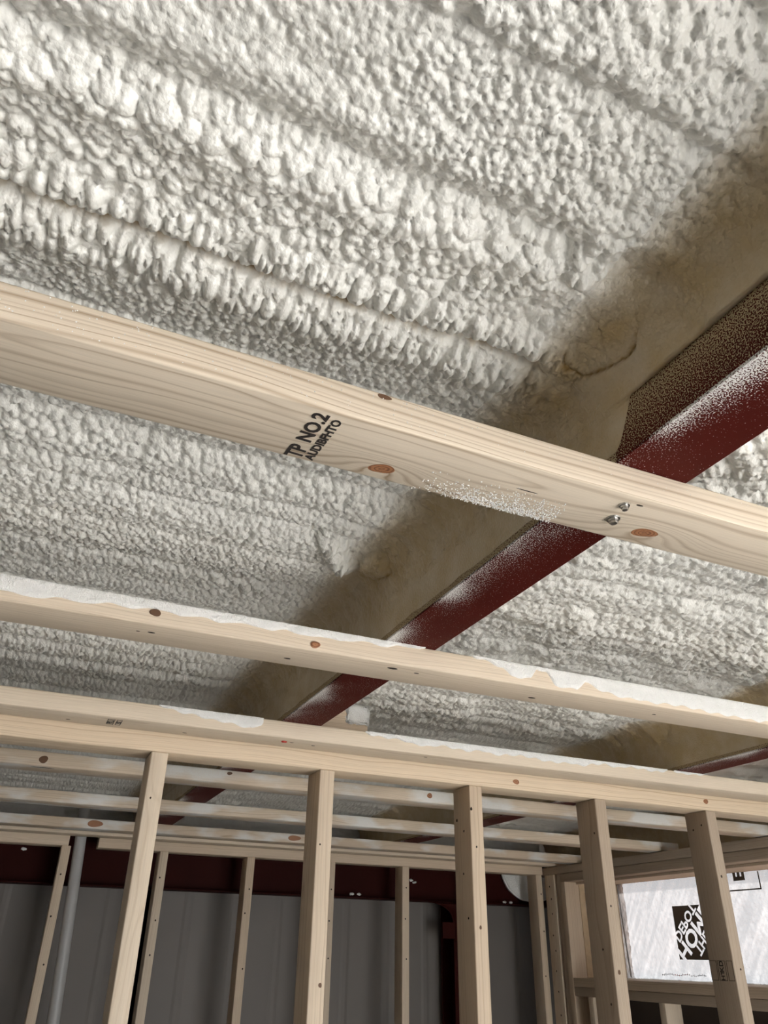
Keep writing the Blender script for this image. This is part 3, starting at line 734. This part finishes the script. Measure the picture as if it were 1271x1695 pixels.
# red eave beam, column and bracket behind the studs
eave = empty('eave_beam', (0, 4.07, 0.25)); tag(eave, 'deep red steel beam along the top of the back wall', 'beam')
def sl(nm, p0, p1, par, mat=STEEL_P, bev=0.001):
    bm = bmesh.new(); bm_box(bm, p0, p1, bev, 1); o = link(nm, mesh_bm(nm, bm), mat); attach(o, par); return o
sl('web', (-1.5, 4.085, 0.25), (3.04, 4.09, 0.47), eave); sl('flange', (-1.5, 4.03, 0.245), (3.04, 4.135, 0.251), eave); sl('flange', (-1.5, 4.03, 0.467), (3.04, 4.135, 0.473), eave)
def lump_sheet(name, outline, y, th, parent, mat):
    bm = bmesh.new(); a = [bm.verts.new((x, y, z)) for x, z in outline]; f = bm.faces.new(a)
    r = bmesh.ops.extrude_face_region(bm, geom=[f])
    for v in r['geom']:
        if isinstance(v, bmesh.types.BMVert): v.co.y -= th
    bmesh.ops.bevel(bm, geom=bm.edges[:], offset=0.008, segments=3, affect='EDGES')
    bmesh.ops.recalc_face_normals(bm, faces=bm.faces[:])
    o = link(name, mesh_bm(name, bm, True), mat); attach(o, parent); return o
lump_sheet('foam_overspray', [(2.52, 0.44), (2.545, 0.37), (2.57, 0.325), (2.62, 0.29), (2.66, 0.272), (2.76, 0.265), (2.86, 0.29), (2.90, 0.44)], 4.084, 0.03, eave, FROST)
for x, z in ((1.62, 0.262), (1.66, 0.263), (1.98, 0.345), (2.0, 0.335), (2.52, 0.258), (2.56, 0.258), (0.05, 0.385)):
    bm = bmesh.new(); bmesh.ops.create_icosphere(bm, subdivisions=2, radius=0.008, matrix=Matrix.Translation((x, 4.03 if z < 0.3 else 4.084, z)) @ Matrix.Diagonal((1.5, 0.5, 0.7, 1)))
    for v in bm.verts: v.co += Vector((random.uniform(-1, 1), 0, random.uniform(-1, 1)))*0.0025
    o = link('foam_splash', mesh_bm('foam_splash', bm, True), FROST); attach(o, eave)
col = empty('steel_column', (2.24, 4.07, FL)); tag(col, 'dark red steel column with a bracket behind the middle stud', 'column')
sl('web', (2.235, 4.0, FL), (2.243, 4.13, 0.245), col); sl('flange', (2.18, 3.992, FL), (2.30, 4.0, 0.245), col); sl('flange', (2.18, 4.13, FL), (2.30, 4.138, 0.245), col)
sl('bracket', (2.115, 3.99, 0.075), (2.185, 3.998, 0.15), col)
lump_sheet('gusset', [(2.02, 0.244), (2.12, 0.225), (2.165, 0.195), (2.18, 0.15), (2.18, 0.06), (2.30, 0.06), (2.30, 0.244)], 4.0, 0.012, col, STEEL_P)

# ------------------------------------------------------------------ window wall framing on the right
RX = 2.684
fr = 'window wall framing'
def rb(name, p0, p1, grain, lab, cat, mat=None):
    o = board(name, p0, p1, grain, mat or random.choice(WOODS)); tag(o, lab, cat, fr); return o
rb('top_plate', (RX, 1.935, 0.386), (RX+0.089, BY+0.089, 0.424), 'y', 'upper plate over the window wall at the right', 'plate', WOOD_GREY)
rb('window_header', (RX, 1.935, 0.346), (RX+0.089, 3.728, 0.3845), 'y', 'lower header board directly above the film window', 'header', WOOD_GREY)
rb('window_sill', (RX-0.002, 1.935, -0.123), (RX+0.089, 3.69, -0.085), 'y', 'upper sill board under the film window', 'sill', WOODS[1])
rb('window_sill', (RX, 1.935, -0.162), (RX+0.089, 3.69, -0.1245), 'y', 'lower sill board doubled under the upper one', 'sill', WOOD_GREY)
ks = rb('wall_stud', (RX, 3.783, FL), (RX+0.038, 3.871, 0.386), 'z', 'nail-dotted flat stud in the corner left of the window', 'stud', WOODS[0])
for z in (0.33, 0.27, 0.20, 0.10, 0.03, -0.06, -0.15, -0.25): hole(ks, (RX, 3.825+random.uniform(-0.006, 0.006), z), '-x', 0.004, 0.005)
rb('wall_stud', (RX, 3.694, FL), (RX+0.089, 3.732, 0.346), 'z', 'brightly lit jack stud forming the far side of the window opening', 'stud', WOODS[1])
rb('wall_stud', (RX+0.004, 3.734, FL), (RX+0.089, 3.772, 0.386), 'z', 'shaded king stud between the corner stud and the lit jack stud', 'stud', WOOD_GREY)
for y, lab in ((3.55, 'cripple stud under the sill nearest the window corner'), (3.06, 'pale cripple stud under the sill below the film logo')):
    rb('wall_stud', (RX, y, FL), (RX+0.089, y+0.038, -0.162), 'z', lab, 'stud', WOODS[2])
# window reveal: boards between the framing and the outer wall
w1 = empty('window_1', (2.9, 2.9, -0.085)); tag(w1, kind='structure')
def wpart(nm, p0, p1, mat, bev=0.0015):
    bm = bmesh.new(); bm_box(bm, p0, p1, bev, 1); o = link(nm, mesh_bm(nm, bm), mat); attach(o, w1); return o
wpart('reveal', (RX+0.091, WIN[0], 0.347), (3.0235, WIN[1]+0.02, 0.361), WOODS[2]); wpart('reveal', (RX+0.091, WIN[0], -0.100), (3.0235, WIN[1]+0.02, -0.086), WOODS[2])
wpart('reveal', (RX+0.091, WIN[1]+0.004, -0.085), (3.0235, WIN[1]+0.02, 0.346), SHEATH)
wpart('window_trim', (RX+0.070, WIN[0], 0.334), (RX+0.0905, WIN[1], 0.3455), WOODS[2])
bm = bmesh.new()
for k in range(1):
    bmesh.ops.create_grid(bm, x_segments=14, y_segments=14, size=0.5, matrix=Matrix.Translation((2.87, WIN[1]+0.003, 0.26)) @ Matrix.Rotation(math.pi/2, 4, 'X') @ Matrix.Diagonal((0.13, 0.11, 1, 1)))
for v in bm.verts:
    v.co.y -= 0.012*max(0, float(fbm(np.array(v.co.x*40), np.array(v.co.z*40), 3))-0.25) 
o = link('foam_patch', mesh_bm('foam_patch', bm, True), FROST); attach(o, w1)

# printed plastic film over the window
def film_mat():
    m, nt, b = newmat('clear_film'); nt.nodes.remove(b); out = nt.nodes['Material Output']
    tc = N(nt, 'ShaderNodeTexCoord').outputs['Object']
    wr_ = noise(nt, vmul(nt, tc, (1, 9, 5)), 1.0, 4.0); wr2 = noise(nt, tc, 26.0, 3.0)
    rot = N(nt, 'ShaderNodeVectorRotate', rotation_type='X_AXIS'); rot.inputs['Angle'].default_value = 0.95; L(nt, tc, rot.inputs['Vector'])
    st = noise(nt, vmul(nt, rot.outputs[0], (1, 3.0, 30.0)), 1.0, 3.0); st2 = noise(nt, vmul(nt, tc, (1, 70, 45)), 1.0, 3.0)
    stv = math_(nt, 'MULTIPLY', math_(nt, 'SUBTRACT', math_(nt, 'ADD', math_(nt, 'MULTIPLY', st, 0.7), math_(nt, 'MULTIPLY', st2, 0.3)), 0.42), 4.0, clamp=True)
    tr = N(nt, 'ShaderNodeBsdfTranslucent'); L(nt, mixc(nt, stv, (0.056, 0.053, 0.052), (0.122, 0.118, 0.116)), tr.inputs[0])
    rf = N(nt, 'ShaderNodeBsdfRefraction'); rf.inputs['Color'].default_value = (0.152, 0.150, 0.148, 1); rf.inputs['Roughness'].default_value = 0.16; rf.inputs['IOR'].default_value = 1.08
    gl = N(nt, 'ShaderNodeBsdfGlossy'); gl.inputs[0].default_value = (0.8, 0.8, 0.8, 1); gl.inputs['Roughness'].default_value = 0.2
    bp = N(nt, 'ShaderNodeBump'); bp.inputs['Strength'].default_value = 0.9; bp.inputs['Distance'].default_value = 0.03
    L(nt, math_(nt, 'ADD', wr_, math_(nt, 'MULTIPLY', wr2, 0.3)), bp.inputs['Height'])
    for s in (tr, rf, gl): L(nt, bp.outputs[0], s.inputs['Normal'])
    m1 = N(nt, 'ShaderNodeMixShader'); m1.inputs[0].default_value = 0.6; L(nt, tr.outputs[0], m1.inputs[1]); L(nt, rf.outputs[0], m1.inputs[2])
    m2 = N(nt, 'ShaderNodeMixShader'); m2.inputs[0].default_value = 0.07; L(nt, m1.outputs[0], m2.inputs[1]); L(nt, gl.outputs[0], m2.inputs[2])
    L(nt, m2.outputs[0], out.inputs[0]); return m
FILM = film_mat(); PRINT = plain('film_print', (0.15, 0.13, 0.11), 0.6); FILMWHITE = FILM
film = empty('plastic_film', (3.02, 2.9, -0.085)); tag(film, 'clear printed plastic film stretched over the window opening', 'film')
bm = bmesh.new(); ny_, nz_ = 120, 34
for i in range(ny_+1):
    for j in range(nz_+1):
        y = WIN[0]+(WIN[1]+0.008-WIN[0])*i/ny_; z = WIN[2]-0.004+(0.350-WIN[2]+0.004)*j/nz_
        x = 3.0225 + 0.006*(float(fbm(np.array(y*6+z*5), np.array(z*3), 12))-0.5)*min(1, (ny_-i)/6, (nz_-j)/5, j/3)
        bm.verts.new((x, y, z))
bm.verts.ensure_lookup_table()
for i in range(ny_):
    for j in range(nz_):
        k = i*(nz_+1)+j; bm.faces.new((bm.verts[k], bm.verts[k+1], bm.verts[k+nz_+2], bm.verts[k+nz_+1]))
o = link('film_sheet', mesh_bm('film_sheet', bm, True), FILM); attach(o, film)
# fold of film down the far edge
o = tube('film_fold', (3.012, 3.676, 0.342), (3.012, 3.652, -0.08), 0.004, PVC, None, 8, 0.002); attach(o, film)
# the printed mark: a dark square with the lettering left clear (built as raised print); seen mirrored, from the back of the sheet
FX = 3.0175
def fpt(y, z): return Vector((FX, y, z))
LG = (3.292, 3.067, 0.001, 0.227)       # y left, y right, z bottom, z top
cyc, czc = (LG[0]+LG[1])/2, (LG[2]+LG[3])/2
s2 = math.sqrt(0.5)
along = Vector((0, -s2, s2)); upv = Vector((0, -s2, -s2))       # reading up to the right, letter tops toward lower right
bm = bmesh.new(); bm_box(bm, (FX-0.0005, LG[1], LG[2]), (FX+0.0005, LG[0], LG[3]))
logo = link('printed_logo', mesh_bm('printed_logo', bm), PRINT)
cut = []
for body, size, da, du, wsc, off in (('HOME', 0.100, 0.0, 0.003, 1.04, 0.0035), ('THE', 0.062, 0.004, 0.066, 0.95, 0.002), ('DEPOT', 0.062, 0.0, -0.060, 1.02, 0.002)):
    c_ = fpt(cyc, czc) + along*da + upv*du
    me = text_mesh(body, size, off, 0.0, 0.004)
    o = link('lettering', me, PRINT); place(o, c_, along*wsc, upv)
    bm = bmesh.new(); bm.from_mesh(me); bmesh.ops.remove_doubles(bm, verts=bm.verts[:], dist=1e-5); bmesh.ops.recalc_face_normals(bm, faces=bm.faces[:]); bm.to_mesh(me); bm.free()
    md = logo.modifiers.new('cut', 'BOOLEAN'); md.operation = 'DIFFERENCE'; md.solver = 'EXACT'; md.use_self = True; md.object = o; cut.append(o)
bpy.context.view_layer.update()
me = bpy.data.meshes.new_from_object(logo.evaluated_get(bpy.context.evaluated_depsgraph_get()))
logo.modifiers.clear(); logo.data = me
for o in cut: bpy.data.objects.remove(o)
attach(logo, film)
# boxed letter at the top of the sheet
bm = bmesh.new()
bm_box(bm, (FX-0.0004, 2.727, 0.272), (FX+0.0004, 2.733, 0.344)); bm_box(bm, (FX-0.0004, 2.727, 0.272), (FX+0.0004, 3.02, 0.2775))
o = link('printed_box', mesh_bm('printed_box', bm), PRINT); attach(o, film)
o = link('printed_lettering', text_mesh('E', 0.085, 0.004, 0, 0.0004), PRINT); place(o, Vector((FX, 2.838, 0.332)), (0, 0, 1), (0, 1, 0)); attach(o, film)
# line of small red and dark print near the bottom: strokes too small to read
bm = bmesh.new(); bm2 = bmesh.new(); y = 3.43; rz = random.Random(3)
while y > 3.14:
    w = rz.uniform(0.004, 0.010); hgt = rz.uniform(0.004, 0.010); zb = -0.066 + 0.002*math.sin(y*60)
    tgt = bm2 if 3.26 < y < 3.36 else bm
    bm_box(tgt, (FX-0.0004, y-w, zb), (FX+0.0004, y-w+0.0018, zb+hgt)); bm_box(tgt, (FX-0.0004, y-w, zb+hgt*0.4), (FX+0.0004, y, zb+hgt*0.4+0.0018))
    y -= w+rz.uniform(0.001, 0.006)
o = link('printed_warning', mesh_bm('printed_warning', bm), PRINT); attach(o, film); o['kind'] = 'stuff'
o = link('printed_warning', mesh_bm('printed_warning', bm2), REDMARK); attach(o, film); o['kind'] = 'stuff'

# ------------------------------------------------------------------ lift everything from camera-relative to floor-based heights
for o in list(scene.objects):
    if o.parent is None and o.type in {'MESH', 'EMPTY'}: o.location.z += CZ
